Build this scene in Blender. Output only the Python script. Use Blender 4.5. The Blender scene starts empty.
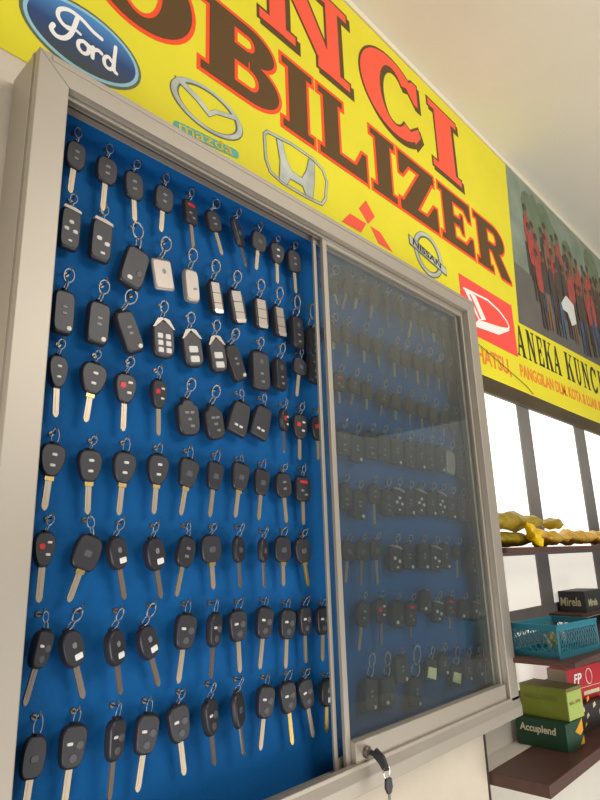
import bpy, bmesh, math, random
from mathutils import Vector, Matrix, Euler
random.seed(7)
SC = bpy.context.scene
COL = SC.collection
H = 1.5                      # eye height; all heights below are given relative to it
R_ = math.radians

# ---------------------------------------------------------------- camera
cam_d = bpy.data.cameras.new('camera'); cam = bpy.data.objects.new('camera', cam_d); COL.objects.link(cam)
cam_d.sensor_fit = 'VERTICAL'; cam_d.sensor_height = 24.0; cam_d.lens = 24.0*596.55/800
cam_d.clip_start = 0.02
Rr = [(0.68441664, 0.16545028, 0.71007047), (-0.72837958, 0.19817778, 0.65588776), (-0.03220338, -0.96610132, 0.25614678)]
M = Matrix([[Rr[i][0], -Rr[i][1], -Rr[i][2], (0, 0, H)[i]] for i in range(3)] + [[0, 0, 0, 1]])
cam.matrix_world = M
SC.camera = cam
# ---------------------------------------------------------------- light and exposure
w = bpy.data.worlds.new('daylight'); SC.world = w; w.use_nodes = True
bg = w.node_tree.nodes['Background']; bg.inputs[0].default_value = (1.0, 0.96, 0.88, 1); bg.inputs[1].default_value = 0.75
wn_, wl_ = w.node_tree.nodes, w.node_tree.links      # brighter overhead, darker street and floor level
wt = wn_.new('ShaderNodeTexCoord'); ws = wn_.new('ShaderNodeSeparateXYZ'); wr = wn_.new('ShaderNodeValToRGB')
wl_.new(wt.outputs['Generated'], ws.inputs[0]); wl_.new(ws.outputs['Z'], wr.inputs[0]); wl_.new(wr.outputs[0], bg.inputs[0])
wr.color_ramp.elements[0].position = 0.0; wr.color_ramp.elements[0].color = (.22, .22, .22, 1)
wr.color_ramp.elements[1].position = .45; wr.color_ramp.elements[1].color = (1.0, .97, .90, 1)
def area(name, loc, target, sx, sy, power, col):
    d = bpy.data.lights.new(name, 'AREA'); d.shape = 'RECTANGLE'; d.size = sx; d.size_y = sy; d.energy = power; d.color = col
    o = bpy.data.objects.new(name, d); COL.objects.link(o); o.location = loc
    o.rotation_euler = (Vector(target)-Vector(loc)).to_track_quat('-Z', 'Y').to_euler()
    return o
area('shop_front_daylight', (-0.45, 0.05, H-0.60), (0.26, 0.65, H-.15), .6, .9, 13, (1.0, 0.98, 0.96))
area('upper_daylight', (1.3, -1.3, H+1.1), (0.8, 0.7, H+.3), 1.3, 0.8, 22, (1.0, 0.96, 0.89))
area('ground_bounce', (2.2, -1.2, H-1.2), (2.6, -.4, H+1.44), 2.6, 1.6, 46, (1.0, 0.98, 0.93))
SC.view_settings.view_transform = 'Standard'; SC.view_settings.look = 'None'
SC.view_settings.exposure = 0.0; SC.view_settings.gamma = 1.0; SC.view_settings.use_curve_mapping = False

# ---------------------------------------------------------------- materials
def srgb(r, g, b):
    f = lambda c: (c/255/12.92) if c/255 <= .04045 else ((c/255+.055)/1.055)**2.4
    return (f(r), f(g), f(b), 1)
MATS = {}
def mat(name, rgb, rough=.5, metal=0., noise=0., nscale=30., bump=0., bscale=60., emit=0., spec=.5, coat=0.):
    m = bpy.data.materials.new(name); m.use_nodes = True; n = m.node_tree.nodes; l = m.node_tree.links
    p = n['Principled BSDF']; c = srgb(*rgb)
    p.inputs['Base Color'].default_value = c; p.inputs['Roughness'].default_value = rough; p.inputs['Metallic'].default_value = metal
    p.inputs['Specular IOR Level'].default_value = spec; p.inputs['Coat Weight'].default_value = coat
    if noise or bump:
        tc = n.new('ShaderNodeTexCoord')
    if noise:
        t = n.new('ShaderNodeTexNoise'); t.inputs['Scale'].default_value = nscale; t.inputs['Detail'].default_value = 4
        l.new(tc.outputs['Object'], t.inputs['Vector'])
        r = n.new('ShaderNodeMapRange'); r.inputs[1].default_value = .3; r.inputs[2].default_value = .7
        r.inputs[3].default_value = 1-noise; r.inputs[4].default_value = 1+noise*.6
        l.new(t.outputs['Fac'], r.inputs[0])
        v = n.new('ShaderNodeVectorMath'); v.operation = 'SCALE'; v.inputs[0].default_value = c[:3]
        l.new(r.outputs[0], v.inputs['Scale']); l.new(v.outputs[0], p.inputs['Base Color'])
    if bump:
        t = n.new('ShaderNodeTexNoise'); t.inputs['Scale'].default_value = bscale; t.inputs['Detail'].default_value = 3
        l.new(tc.outputs['Object'], t.inputs['Vector'])
        b = n.new('ShaderNodeBump'); b.inputs['Strength'].default_value = bump; b.inputs['Distance'].default_value = .01
        l.new(t.outputs['Fac'], b.inputs['Height']); l.new(b.outputs[0], p.inputs['Normal'])
    if emit:
        p.inputs['Emission Color'].default_value = c; p.inputs['Emission Strength'].default_value = emit
    MATS[name] = m; return m
mat('wall_paint', (226, 220, 208), .8, noise=.05, nscale=4, bump=.15, bscale=25)
mat('wall_paint_aged', (214, 202, 184), .8, noise=.08, nscale=5, bump=.15)
mat('ceiling_paint', (222, 216, 203), .85, noise=.04, nscale=2.5)
mat('floor_tile', (150, 145, 138), .5, noise=.1)
mat('cream_trim', (238, 228, 202), .5)
mat('dark_gap', (70, 62, 55), .8)
mat('aluminium', (176, 167, 154), .46, .45, noise=.03, nscale=8)
mat('aluminium_dark', (120, 112, 104), .45, .4)
mat('track_groove', (72, 68, 66), .6, .2)
mat('blue_board', (0, 85, 146), .8, spec=.25, noise=.07, nscale=14, bump=.1, bscale=200)
mat('brown_wood', (84, 55, 46), .5, noise=.2, nscale=12)
mat('brown_frame', (92, 82, 74), .6, noise=.12, nscale=10)
mat('grey_frame', (122, 118, 116), .55, noise=.1, nscale=10)
mat('window_glow', (255, 252, 246), .5, emit=1.0)
mat('window_glow_soft', (242, 236, 224), .5, emit=.55, noise=.0)
mat('banner_yellow', (234, 222, 46), .5, noise=.05, nscale=5, bump=.25, bscale=7, spec=.3)
mat('ink_brown', (92, 66, 30), .5, spec=.3)
mat('ink_red', (250, 84, 40), .5, spec=.3)
mat('ink_salmon', (250, 92, 66), .5, spec=.3)
mat('ink_red_panel', (250, 84, 74), .5, spec=.3)
mat('ink_white', (250, 246, 240), .5)
mat('ink_small_red', (240, 128, 50), .5)
mat('ink_black', (38, 36, 24), .5)
mat('ink_teal', (90, 178, 160), .5)
mat('ink_silver', (194, 200, 190), .45, noise=.3, nscale=16)
mat('ink_silver_dark', (96, 100, 84), .45)
mat('ink_pale_blue', (150, 200, 214), .45)
mat('photo_backdrop', (136, 150, 134), .45, noise=.35, nscale=7)
mat('photo_green', (104, 122, 92), .45, noise=.25, nscale=12)
mat('photo_ground', (98, 94, 90), .45, noise=.15, nscale=9)
mat('photo_red', (172, 66, 58), .45, noise=.35, nscale=30)
mat('photo_dark', (66, 54, 50), .45, noise=.3, nscale=25)
mat('photo_blue', (66, 88, 122), .45, noise=.2, nscale=25)
mat('photo_skin', (128, 92, 74), .45)
mat('photo_white', (220, 222, 220), .45)
mat('black_plastic', (42, 41, 47), .42, noise=.1, nscale=60)
mat('grey_plastic', (78, 78, 82), .45)
mat('button_grey', (120, 120, 124), .4)
mat('button_white', (206, 202, 196), .35)
mat('button_red', (196, 40, 46), .4)
mat('silver_plastic', (170, 160, 150), .35, .35)
mat('blade_steel', (176, 162, 142), .38, .75)
mat('blade_dull', (138, 126, 116), .42, .7)
mat('brass', (206, 178, 112), .3, .85)
mat('chrome', (226, 224, 220), .16, 1.)
mat('ring_steel', (150, 156, 166), .38, .8)
mat('hook_metal', (120, 112, 104), .35, .8)
mat('label_white', (226, 226, 224), .6)
mat('label_cream', (232, 228, 176), .6)
mat('basket_teal', (36, 118, 136), .45)
mat('box_red', (190, 34, 48), .5, noise=.05)
mat('box_beige', (160, 146, 126), .7)
mat('box_lime', (118, 128, 30), .55, noise=.1, nscale=25)
mat('box_lime_pale', (166, 184, 96), .55)
mat('box_green', (24, 66, 44), .5, noise=.1)
mat('box_dark', (58, 62, 60), .5, noise=.1)
mat('box_top_brown', (122, 112, 62), .7)
mat('box_black', (48, 42, 42), .5, noise=.3, nscale=40)
mat('packet_olive', (164, 140, 30), .38, noise=.35, nscale=28, bump=.6, bscale=45)
mat('packet_yellow', (240, 196, 10), .35, noise=.2, nscale=24, bump=.5, bscale=45)
mat('packet_orange', (214, 168, 56), .38, noise=.4, nscale=34, bump=.6, bscale=45)
mat('text_pale', (214, 206, 168), .5)
mat('text_olive', (112, 112, 40), .5)
mat('patch_orange', (222, 158, 30), .5)

def glass(name, dust):
    m = bpy.data.materials.new(name); m.use_nodes = True; n = m.node_tree.nodes; l = m.node_tree.links
    n.remove(n['Principled BSDF']); out = n['Material Output']
    t = n.new('ShaderNodeBsdfTransparent'); t.inputs[0].default_value = (.93, .95, .94, 1)
    g = n.new('ShaderNodeBsdfGlossy'); g.inputs['Roughness'].default_value = .03
    fr = n.new('ShaderNodeFresnel'); ge = n.new('ShaderNodeNewGeometry'); io = n.new('ShaderNodeMapRange')   # same index seen from either face of the pane
    io.inputs[3].default_value = 1.5; io.inputs[4].default_value = 1/1.5; l.new(ge.outputs['Backfacing'], io.inputs[0]); l.new(io.outputs[0], fr.inputs[0])
    mx = n.new('ShaderNodeMixShader'); l.new(fr.outputs[0], mx.inputs[0]); l.new(t.outputs[0], mx.inputs[1]); l.new(g.outputs[0], mx.inputs[2])
    d = n.new('ShaderNodeBsdfDiffuse'); d.inputs[0].default_value = (.62, .60, .56, 1)
    tc = n.new('ShaderNodeTexCoord'); no = n.new('ShaderNodeTexNoise'); no.inputs['Scale'].default_value = 6
    l.new(tc.outputs['Object'], no.inputs['Vector'])
    r = n.new('ShaderNodeMapRange'); r.inputs[1].default_value = .3; r.inputs[2].default_value = .7; r.inputs[3].default_value = dust*.6; r.inputs[4].default_value = dust*1.4
    l.new(no.outputs['Fac'], r.inputs[0])
    m2 = n.new('ShaderNodeMixShader'); l.new(r.outputs[0], m2.inputs[0]); l.new(mx.outputs[0], m2.inputs[1]); l.new(d.outputs[0], m2.inputs[2])
    l.new(m2.outputs[0], out.inputs[0]); MATS[name] = m; return m
glass('door_glass', .012)

# ---------------------------------------------------------------- mesh helpers
def link_mesh(name, bm, mats, parent=None, smooth=False, bevel=0.):
    me = bpy.data.meshes.new(name); bmesh.ops.recalc_face_normals(bm, faces=bm.faces); bm.to_mesh(me); bm.free()
    for m in (mats if isinstance(mats, (list, tuple)) else [mats]): me.materials.append(MATS[m])
    if smooth:
        for p in me.polygons: p.use_smooth = True
    o = bpy.data.objects.new(name, me); COL.objects.link(o)
    if parent: o.parent = parent
    if bevel:
        b = o.modifiers.new('bevel', 'BEVEL'); b.width = bevel; b.segments = 2; b.limit_method = 'ANGLE'
    return o
def tag(o, label=None, cat=None, group=None, kind=None):
    if label: o['label'] = label
    if cat: o['category'] = cat
    if group: o['group'] = group
    if kind: o['kind'] = kind
    return o
def empty(name, loc=(0, 0, 0), rz=0):
    o = bpy.data.objects.new(name, None); COL.objects.link(o); o.location = loc; o.rotation_euler = (0, 0, rz); o.empty_display_size = .02
    return o
def box(bm, x0, x1, y0, y1, z0, z1, mi=0):
    vs = [bm.verts.new((x, y, z)) for x in (x0, x1) for y in (y0, y1) for z in (z0, z1)]
    for f in ((0, 1, 3, 2), (4, 6, 7, 5), (0, 4, 5, 1), (2, 3, 7, 6), (0, 2, 6, 4), (1, 5, 7, 3)):
        bm.faces.new([vs[i] for i in f]).material_index = mi
def prism(bm, pts, y0, y1, mi=0):
    """polygon in x,z extruded from y0 to y1"""
    a = [bm.verts.new((x, y0, z)) for x, z in pts]; b = [bm.verts.new((x, y1, z)) for x, z in pts]
    bm.faces.new(a).material_index = mi; bm.faces.new(b[::-1]).material_index = mi
    n = len(pts)
    for i in range(n): bm.faces.new((a[i], b[i], b[(i+1) % n], a[(i+1) % n])).material_index = mi
def xprism(bm, pts, x0, x1, mi=0):
    """polygon in y,z extruded along x"""
    a = [bm.verts.new((x0, y, z)) for y, z in pts]; b = [bm.verts.new((x1, y, z)) for y, z in pts]
    bm.faces.new(a).material_index = mi; bm.faces.new(b[::-1]).material_index = mi
    n = len(pts)
    for i in range(n): bm.faces.new((a[i], b[i], b[(i+1) % n], a[(i+1) % n])).material_index = mi
def tube(bm, pts, r, n=8, closed=False, mi=0):
    pts = [Vector(p) for p in pts]; rings = []; N = len(pts)
    up = None
    for i, p in enumerate(pts):
        a = pts[(i-1) % N] if (closed or i) else p; b = pts[(i+1) % N] if (closed or i < N-1) else p
        t = (b-a).normalized()
        if up is None: up = t.orthogonal().normalized()
        up = (up - t*up.dot(t)).normalized(); s = t.cross(up)
        rr = r[i] if isinstance(r, (list, tuple)) else r
        rings.append([bm.verts.new(p + up*rr*math.cos(q*2*math.pi/n) + s*rr*math.sin(q*2*math.pi/n)) for q in range(n)])
    for i in range(N if closed else N-1):
        A = rings[i]; B = rings[(i+1) % N]
        for q in range(n): bm.faces.new((A[q], A[(q+1) % n], B[(q+1) % n], B[q])).material_index = mi
    if not closed:
        bm.faces.new(rings[0][::-1]).material_index = mi; bm.faces.new(rings[-1]).material_index = mi
LAY = [0.0]
def grow(pts, e):
    """offset a convex polygon outward by e"""
    n = len(pts); A = sum(pts[i][0]*pts[(i+1) % n][1]-pts[(i+1) % n][0]*pts[i][1] for i in range(n))
    if A < 0: pts = pts[::-1]
    out = []
    for i in range(n):
        p0, p1, p2 = Vector(pts[i-1]), Vector(pts[i]), Vector(pts[(i+1) % n])
        d1 = (p1-p0).normalized(); d2 = (p2-p1).normalized()
        n1 = Vector((d1.y, -d1.x)); n2 = Vector((d2.y, -d2.x))
        k = 1+n1.dot(n2)
        v = (n1+n2)/max(k, .45)
        out.append(tuple(p1+v*e))
    return out
def flat(bm, pts, y, mi=0):
    """thin printed patch on a wall plane, 0.3 mm thick"""
    LAY[0] = (LAY[0]+.000004) % .0003
    prism(bm, pts, y-LAY[0], y+.0003, mi)
def ribbon(bm, pts, wd, y, mi=0):
    for i in range(len(pts)-1):
        a, b = Vector(pts[i]), Vector(pts[i+1]); d = (b-a).normalized(); s = Vector((-d.y, d.x))*wd/2
        flat(bm, [tuple(a+s), tuple(a-s), tuple(b-s), tuple(b+s)], y, mi)
    for p in pts:
        flat(bm, [(p[0]+wd/2*math.cos(k*math.pi/5), p[1]+wd/2*math.sin(k*math.pi/5)) for k in range(10)], y, mi)
def band(bm, cx, cz, rx, rz, tx, tz, a0, a1, e, y, mi=0, n=28):
    """elliptic arc band, tx/tz = thickness across / along, grown by e"""
    ea = e/max(rx, rz)*(0 if abs(a1-a0) >= 359 else 1)
    A0, A1 = R_(a0)-ea, R_(a1)+ea
    for i in range(n):
        t0 = A0+(A1-A0)*i/n; t1 = A0+(A1-A0)*(i+1)/n
        P = [(cx+(rx+e)*math.cos(t0), cz+(rz+e)*math.sin(t0)), (cx+(rx+e)*math.cos(t1), cz+(rz+e)*math.sin(t1)),
             (cx+(rx-tx-e)*math.cos(t1), cz+(rz-tz-e)*math.sin(t1)), (cx+(rx-tx-e)*math.cos(t0), cz+(rz-tz-e)*math.sin(t0))]
        flat(bm, P, y, mi)
def glyph(bm, ch, x0, x1, z0, z1, e, y, mi=0, st=.30, th=.16):
    """heavy slab-serif capital in the box; st = stem width and th = slab height as fractions"""
    w = x1-x0; h = z1-z0; X = lambda u: x0+u*w; Z = lambda v: z0+v*h
    def P(*q): flat(bm, grow([(X(u), Z(v)) for u, v in q], e), y, mi)
    def Rc(a, b, c, d): P((a, c), (b, c), (b, d), (a, d))
    sl = min(th*.62, .12)
    def stem(u, s, top=True, bot=True, ov=.09, t=None):
        Rc(u, u+s, 0, 1)
        if bot: Rc(u-ov, u+s+ov, 0, sl)
        if top: Rc(u-ov, u+s+ov, 1-sl, 1)
    if ch == 'I': stem(.2, .6, ov=.2)
    elif ch == 'L': stem(.10, st, ov=.10); Rc(.1, 1, 0, th); P((.72, th*.6), (1, 0), (1, .42), (.92, .42))
    elif ch == 'E':
        stem(.10, st, ov=.10); Rc(.1, .96, 0, th); Rc(.1, .93, 1-th, 1); Rc(.3, .66, .44, .57)
        P((.72, th*.6), (1, 0), (1, .34), (.93, .34)); P((.72, 1-th*.6), (.90, .68), (.97, .68), (.97, 1)); P((.56, .5), (.66, .34), (.70, .34), (.70, .68), (.66, .68))
    elif ch == 'F': stem(.10, st, ov=.10); Rc(.1, .93, 1-th, 1); Rc(.3, .66, .44, .57)
    elif ch == 'B':
        stem(.10, st, ov=.10); Rc(.3, .58, 1-.13, 1); Rc(.3, .58, .43, .64); Rc(.3, .60, 0, .14)
        band(bm, X(.58), Z(.76), .36*w, .24*h, .27*w, .13*h, -90, 90, e, y, mi)
        band(bm, X(.60), Z(.28), .40*w, .28*h, .28*w, .14*h, -90, 90, e, y, mi)
    elif ch == 'R':
        stem(.08, st*.92, ov=.08); Rc(.3, .54, 1-.14, 1); Rc(.3, .54, .44, .58)
        band(bm, X(.54), Z(.72), .34*w, .28*h, .25*w, .14*h, -90, 90, e, y, mi)
        P((.42, .5), (.66, .5), (.98, .04), (.98, 0), (.68, 0))
    elif ch == 'Z':
        Rc(.04, .96, 1-th, 1); Rc(0, .97, 0, th); P((.62, .92), (.96, .92), (.38, .08), (.02, .08))
        P((.02, 1), (.02, .62), (.10, .62), (.32, 1-th*.6)); P((.66, th*.6), (1, 0), (1, .42), (.92, .42))
    elif ch == 'O': band(bm, X(.5), Z(.5), .5*w, .53*h, st*.98*w, .13*h, 0, 360, e, y, mi, 40)
    elif ch == 'C':
        band(bm, X(.52), Z(.5), .52*w, .53*h, st*w, .13*h, 42, 318, e, y, mi, 36)
        P((.88, .98), (.97, .98), (.97, .66), (.90, .66), (.74, .84)); P((.86, .06), (.97, .22), (.93, .32), (.80, .2))
    elif ch == 'N':
        stem(.10, st*.55, ov=.10); stem(.74, st*.5, ov=.12); P((.06, 1), (.36, 1), (.90, 0), (.70, 0))
    elif ch == 'U':
        Rc(.10, .10+st, .3, 1); Rc(.74, .74+st*.5, .3, 1); Rc(0, .5, 1-sl, 1); Rc(.62, 1, 1-sl, 1)
        band(bm, X(.49), Z(.34), .39*w, .36*h, st*.8*w, .12*h, 180, 360, e, y, mi)
    elif ch == 'M':
        stem(.08, st*.5, ov=.08); stem(.70, st*.75, ov=.08); P((.05, 1), (.32, 1), (.56, .15), (.46, .15)); P((.70, 1), (.80, 1), (.56, .15), (.46, .15))
    elif ch == 'K':
        stem(.08, st, ov=.08); P((.34, .42), (.40, .56), (.84, 1), (.94, 1)); P((.42, .62), (.60, .70), (.98, 0), (.66, 0)); Rc(.64, 1, 1-sl, 1); Rc(.58, 1.02, 0, sl)
    elif ch == 'A':
        P((.02, 0), (.14, 0), (.56, 1), (.44, 1)); P((.60, 0), (.92, 0), (.60, 1), (.42, 1)); Rc(.24, .72, .28, .37); Rc(-.04, .26, 0, sl); Rc(.52, 1.02, 0, sl)
def text_mesh(name, txt, material, parent, size, mtx, bold=0., shear=0., sx=1., align='LEFT'):
    """flat lettering; mtx maps text x,y onto the carrying face"""
    c = bpy.data.curves.new(name, 'FONT'); c.body = txt; c.size = size; c.offset = bold; c.shear = shear; c.align_x = align; c.extrude = .0002; c.resolution_u = 3
    t = bpy.data.objects.new(name, c); COL.objects.link(t)
    me = bpy.data.meshes.new_from_object(t.evaluated_get(bpy.context.evaluated_depsgraph_get()))
    bpy.data.objects.remove(t); bpy.data.curves.remove(c)
    me.transform(mtx @ Matrix.Diagonal((sx, 1, 1, 1))); me.name = name; me.materials.clear(); me.materials.append(MATS[material])
    o = bpy.data.objects.new(name, me); COL.objects.link(o); o.parent = parent; return o
def wall_mtx(x, y, z, roll=0.):     # text faces -Y
    return Matrix.Translation((x, y, z)) @ Matrix.Rotation(R_(roll), 4, 'Y') @ Matrix.Rotation(R_(90), 4, 'X')

# ---------------------------------------------------------------- the setting
def struct(name, bm, m, **k): return tag(link_mesh(name, bm, m, **k), kind='structure')
WY = .735
bm = bmesh.new(); box(bm, -3, 1.372, WY, WY+.12, -H, 1.424); xb = bm
for v in xb.verts: v.co.z += H
struct('wall_back', xb, 'wall_paint_aged')
WW = .79
bm = bmesh.new(); box(bm, 1.372, 6, WW, WW+.1, 0, H-.385); box(bm, 1.372, 6, WY, WW+.1, H+.54, H+1.424)
struct('wall_window', bm, 'wall_paint')
bm = bmesh.new(); box(bm, -3, 6, -3, WW+.1, H+1.424, H+1.5); struct('ceiling', bm, 'ceiling_paint')
bm = bmesh.new(); box(bm, -3, 6, -3, WW+.1, -.05, 0); struct('floor', bm, 'floor_tile')
bm = bmesh.new(); box(bm, -3, 6, WY-.008, WY, H+1.407, H+1.424); struct('trim_1', bm, 'cream_trim', bevel=.003)
bm = bmesh.new(); box(bm, 1.369, 1.374, WY-.003, WY, 0, H-.40); struct('trim_2', bm, 'dark_gap')
# window with glowing panes: upper row overexposed by daylight, lower panes a little dimmer
wn = tag(empty('window_1', (2.3, WW+.03, H+.05)), kind='structure'); off = Vector((2.3, WW+.03, H+.05))
def wp(name, bm, m, kind=None, **k):
    for v in bm.verts: v.co -= off
    return link_mesh(name, bm, m, wn, **k)
bm = bmesh.new(); box(bm, 1.40, 4.6, WW-.004, WW+.05, H+.478, H+.54); wp('window_head', bm, 'brown_frame', bevel=.002)
bm = bmesh.new(); box(bm, 1.40, 4.6, WW+.002, WW+.05, H-.014, H+.010); box(bm, 1.40, 4.6, WW+.002, WW+.05, H-.225, H-.165); box(bm, 1.40, 4.6, WW+.002, WW+.05, H-.385, H-.371); wp('window_rail', bm, 'grey_frame', bevel=.002)
XM = [(1.40, 1.50), (1.935, 2.03), (2.475, 2.59), (3.07, 3.16), (3.66, 3.74), (4.28, 4.36)]
for a, b in XM:
    bm = bmesh.new(); box(bm, a, b, WW, WW+.05, H-.371, H+.478); wp('mullion', bm, 'grey_frame', bevel=.003)
for (a, b), (c, d) in zip(XM[:-1], XM[1:]):
    for z0, z1, m in ((.010, .478, 'window_glow'), (-.165, -.014, 'window_glow_soft'), (-.371, -.225, 'window_glow_soft')):
        bm = bmesh.new(); box(bm, b, c, WW+.006, WW+.012, H+z0, H+z1); wp('pane', bm, m)
bm = bmesh.new(); box(bm, 1.374, 4.6, WY, WW, H-.50, H-.478); struct('trim_3', bm, 'wall_paint', bevel=.002)

# ---------------------------------------------------------------- banner
BN = empty('banner', (1.0, .7335, H+.95)); tag(BN, 'long yellow printed vinyl banner with large brown and red lettering above key cabinet', 'banner')
BO = Vector((1.0, .7335, H+.95))
def bp(name, bm, m, label=None, parent=BN):
    for v in bm.verts: v.co += Vector((0, 0, H)) - BO
    return tag(link_mesh(name, bm, m, parent), label)
Y0 = .7325
bm = bmesh.new(); prism(bm, [(-1.2, 1.40), (-1.2, .684), (.30, .684), (.30, .497), (2.4, .497), (4.3, .515), (4.3, 1.405)], Y0, .7343)
sheet = bp('vinyl_sheet', bm, 'banner_yellow')
# big words
def word(name, letters, z0, z1, eo, mo, mi, label, shadow=None):
    bm = bmesh.new()
    for ch, a, b in letters:
        if shadow: glyph(bm, ch, a+shadow[0], b+shadow[0], z0+shadow[1], z1+shadow[1], eo, Y0-.0006, 0)
        glyph(bm, ch, a, b, z0, z1, eo, Y0-.0006, 0)
        glyph(bm, ch, a, b, z0, z1, 0, Y0-.0012, 1)
    bp(name, bm, [mo, mi], label)
word('upper_word_lettering', [('K', -.03, .29), ('U', .35, .64), ('N', .705, 1.01), ('C', 1.065, 1.355), ('I', 1.41, 1.58)], 1.115, 1.352, .007, 'ink_brown', 'ink_salmon', 'orange-red letters with brown edge', (.010, -.010))
word('lower_word_lettering', [('I', -.33, -.22), ('M', -.20, .03), ('M', .06, .29), ('O', .315, .532), ('B', .553, .758), ('I', .770, .866), ('L', .888, 1.062), ('I', 1.088, 1.192), ('Z', 1.210, 1.400), ('E', 1.422, 1.615), ('R', 1.640, 1.878)], .880, 1.060, .009, 'ink_red', 'ink_brown', 'brown letters with orange-red edge')
def ell(cx, cz, rx, rz, rot=0, n=40):
    c, s = math.cos(R_(rot)), math.sin(R_(rot))
    return [(cx+rx*math.cos(t)*c-rz*math.sin(t)*s, cz+rx*math.cos(t)*s+rz*math.sin(t)*c) for t in [k*2*math.pi/n for k in range(n)]]
# blue oval emblem
bm = bmesh.new(); cx, cz = .333, .776
flat(bm, ell(cx, cz, .099, .062), Y0-.0006, 0); flat(bm, ell(cx, cz, .094, .0575), Y0-.0010, 1); flat(bm, ell(cx, cz, .088, .052), Y0-.0014, 2)
def S(pts):
    P = [Vector((cx-.066+x*.128, cz-.043+z*.09)) for x, z in pts]; out = []
    for i in range(len(P)-1):          # smooth pen stroke through the points
        a, b, c, d = P[max(i-1, 0)], P[i], P[i+1], P[min(i+2, len(P)-1)]
        for k in range(4):
            t = k/4; out.append(tuple(.5*((2*b)+(c-a)*t+(2*a-5*b+4*c-d)*t*t+(3*b-a-3*c+d)*t**3)))
    return out+[tuple(P[-1])]
ribbon(bm, S([(.30, .52), (.22, .56), (.17, .66), (.19, .80), (.30, .90), (.45, .88), (.60, .78), (.72, .74)]), 0.0066, Y0-.0018, 3)
ribbon(bm, S([(.40, .84), (.37, .62), (.33, .42), (.26, .28), (.17, .24), (.11, .32), (.13, .42)]), 0.0074, Y0-.0018, 3)
ribbon(bm, S([(.27, .54), (.38, .58), (.45, .56)]), 0.0047, Y0-.0018, 3)
ribbon(bm, S([(.50, .46), (.44, .40), (.44, .28), (.50, .22), (.56, .28), (.56, .40), (.50, .46), (.60, .42)]), 0.0062, Y0-.0018, 3)
ribbon(bm, S([(.62, .46), (.62, .24), (.62, .38), (.68, .46), (.73, .44)]), 0.0062, Y0-.0018, 3)
ribbon(bm, S([(.88, .40), (.82, .46), (.77, .38), (.78, .26), (.84, .22), (.89, .30), (.90, .50), (.91, .76), (.90, .30), (.94, .22)]), 0.0062, Y0-.0018, 3)
# the oval's blue: light blue sky band at upper left, dark below, as printed
m = mat('ink_blue', (34, 84, 150), .4); n = m.node_tree.nodes; l = m.node_tree.links
tc = n.new('ShaderNodeTexCoord'); sp = n.new('ShaderNodeSeparateXYZ'); l.new(tc.outputs['Object'], sp.inputs[0])
r = n.new('ShaderNodeValToRGB'); mr = n.new('ShaderNodeMapRange'); mr.inputs[1].default_value = cz-.95-.05; mr.inputs[2].default_value = cz-.95+.05
l.new(sp.outputs['Z'], mr.inputs[0]); l.new(mr.outputs[0], r.inputs[0])
r.color_ramp.elements[0].color = srgb(58, 66, 66); r.color_ramp.elements[1].color = srgb(70, 140, 205); e_ = r.color_ramp.elements.new(.5); e_.color = srgb(24, 62, 116)
l.new(r.outputs[0], n['Principled BSDF'].inputs['Base Color'])
bp('oval_emblem', bm, ['ink_silver_dark', 'ink_pale_blue', 'ink_blue', 'ink_white'], 'blue oval emblem with white script lettering')
# silver winged oval emblem and its word
bm = bmesh.new(); band(bm, .572, .797, .083, .046, .016, .0075, 0, 360, .0012, Y0-.0006, 1, 40); band(bm, .572, .798, .082, .0455, .012, .006, 0, 360, 0, Y0-.0010, 0, 40)
for q in ([(.498, .823), (.512, .825), (.553, .809), (.574, .794), (.574, .783), (.545, .800), (.505, .815)], [(.574, .794), (.587, .806), (.640, .823), (.644, .815), (.591, .799), (.574, .783)]):
    flat(bm, [q[i] for i in range(len(q))], Y0-.0014, 0); ribbon(bm, q+[q[0]], .0018, Y0-.0010, 1)
bp('winged_oval_emblem', bm, ['ink_silver', 'ink_silver_dark'], 'silver winged oval emblem')
bm = bmesh.new(); ribbon(bm, [(.506, .724), (.636, .738)], .019, Y0-.0006, 0)
bp('teal_word_patch', bm, ['ink_teal'])
text_mesh('teal_word', 'mazda', 'packet_yellow', BN, .028, Matrix.Translation(Vector((0, 0, H))-BO) @ wall_mtx(.506, Y0-.0012, .7165, -6.5), .0, 0, 1.75)
# silver H emblem
bm = bmesh.new()
fr = [(.713, .825), (.722, .836), (.793, .845), (.861, .844), (.892, .833), (.904, .808), (.897, .762), (.883, .742), (.830, .737), (.760, .737), (.728, .745), (.716, .768)]
ribbon(bm, fr+[fr[0]], .0085, Y0-.0006, 1); ribbon(bm, fr+[fr[0]], .0055, Y0-.0010, 0)
Hh = [(.748, .833), (.764, .835), (.774, .800), (.790, .778), (.821, .776), (.836, .801), (.846, .836), (.864, .836), (.861, .783), (.853, .742), (.832, .741), (.823, .758), (.785, .758), (.774, .738), (.753, .740), (.757, .785)]
ribbon(bm, Hh+[Hh[0]], .003, Y0-.0010, 1); prism(bm, Hh, Y0-.0014, Y0-.0008, 0)
bp('framed_letter_emblem', bm, ['ink_silver', 'ink_silver_dark'], 'silver framed H emblem')
# three red diamonds
bm = bmesh.new()
for q in ([(1.050, .828), (1.083, .797), (1.053, .766), (1.020, .793)], [(.951, .729), (.983, .763), (1.045, .763), (1.022, .730)], [(1.062, .763), (1.100, .763), (1.150, .727), (1.090, .729)]): flat(bm, q, Y0-.0006)
bp('three_diamond_emblem', bm, ['ink_salmon'], 'three red diamonds')
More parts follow.
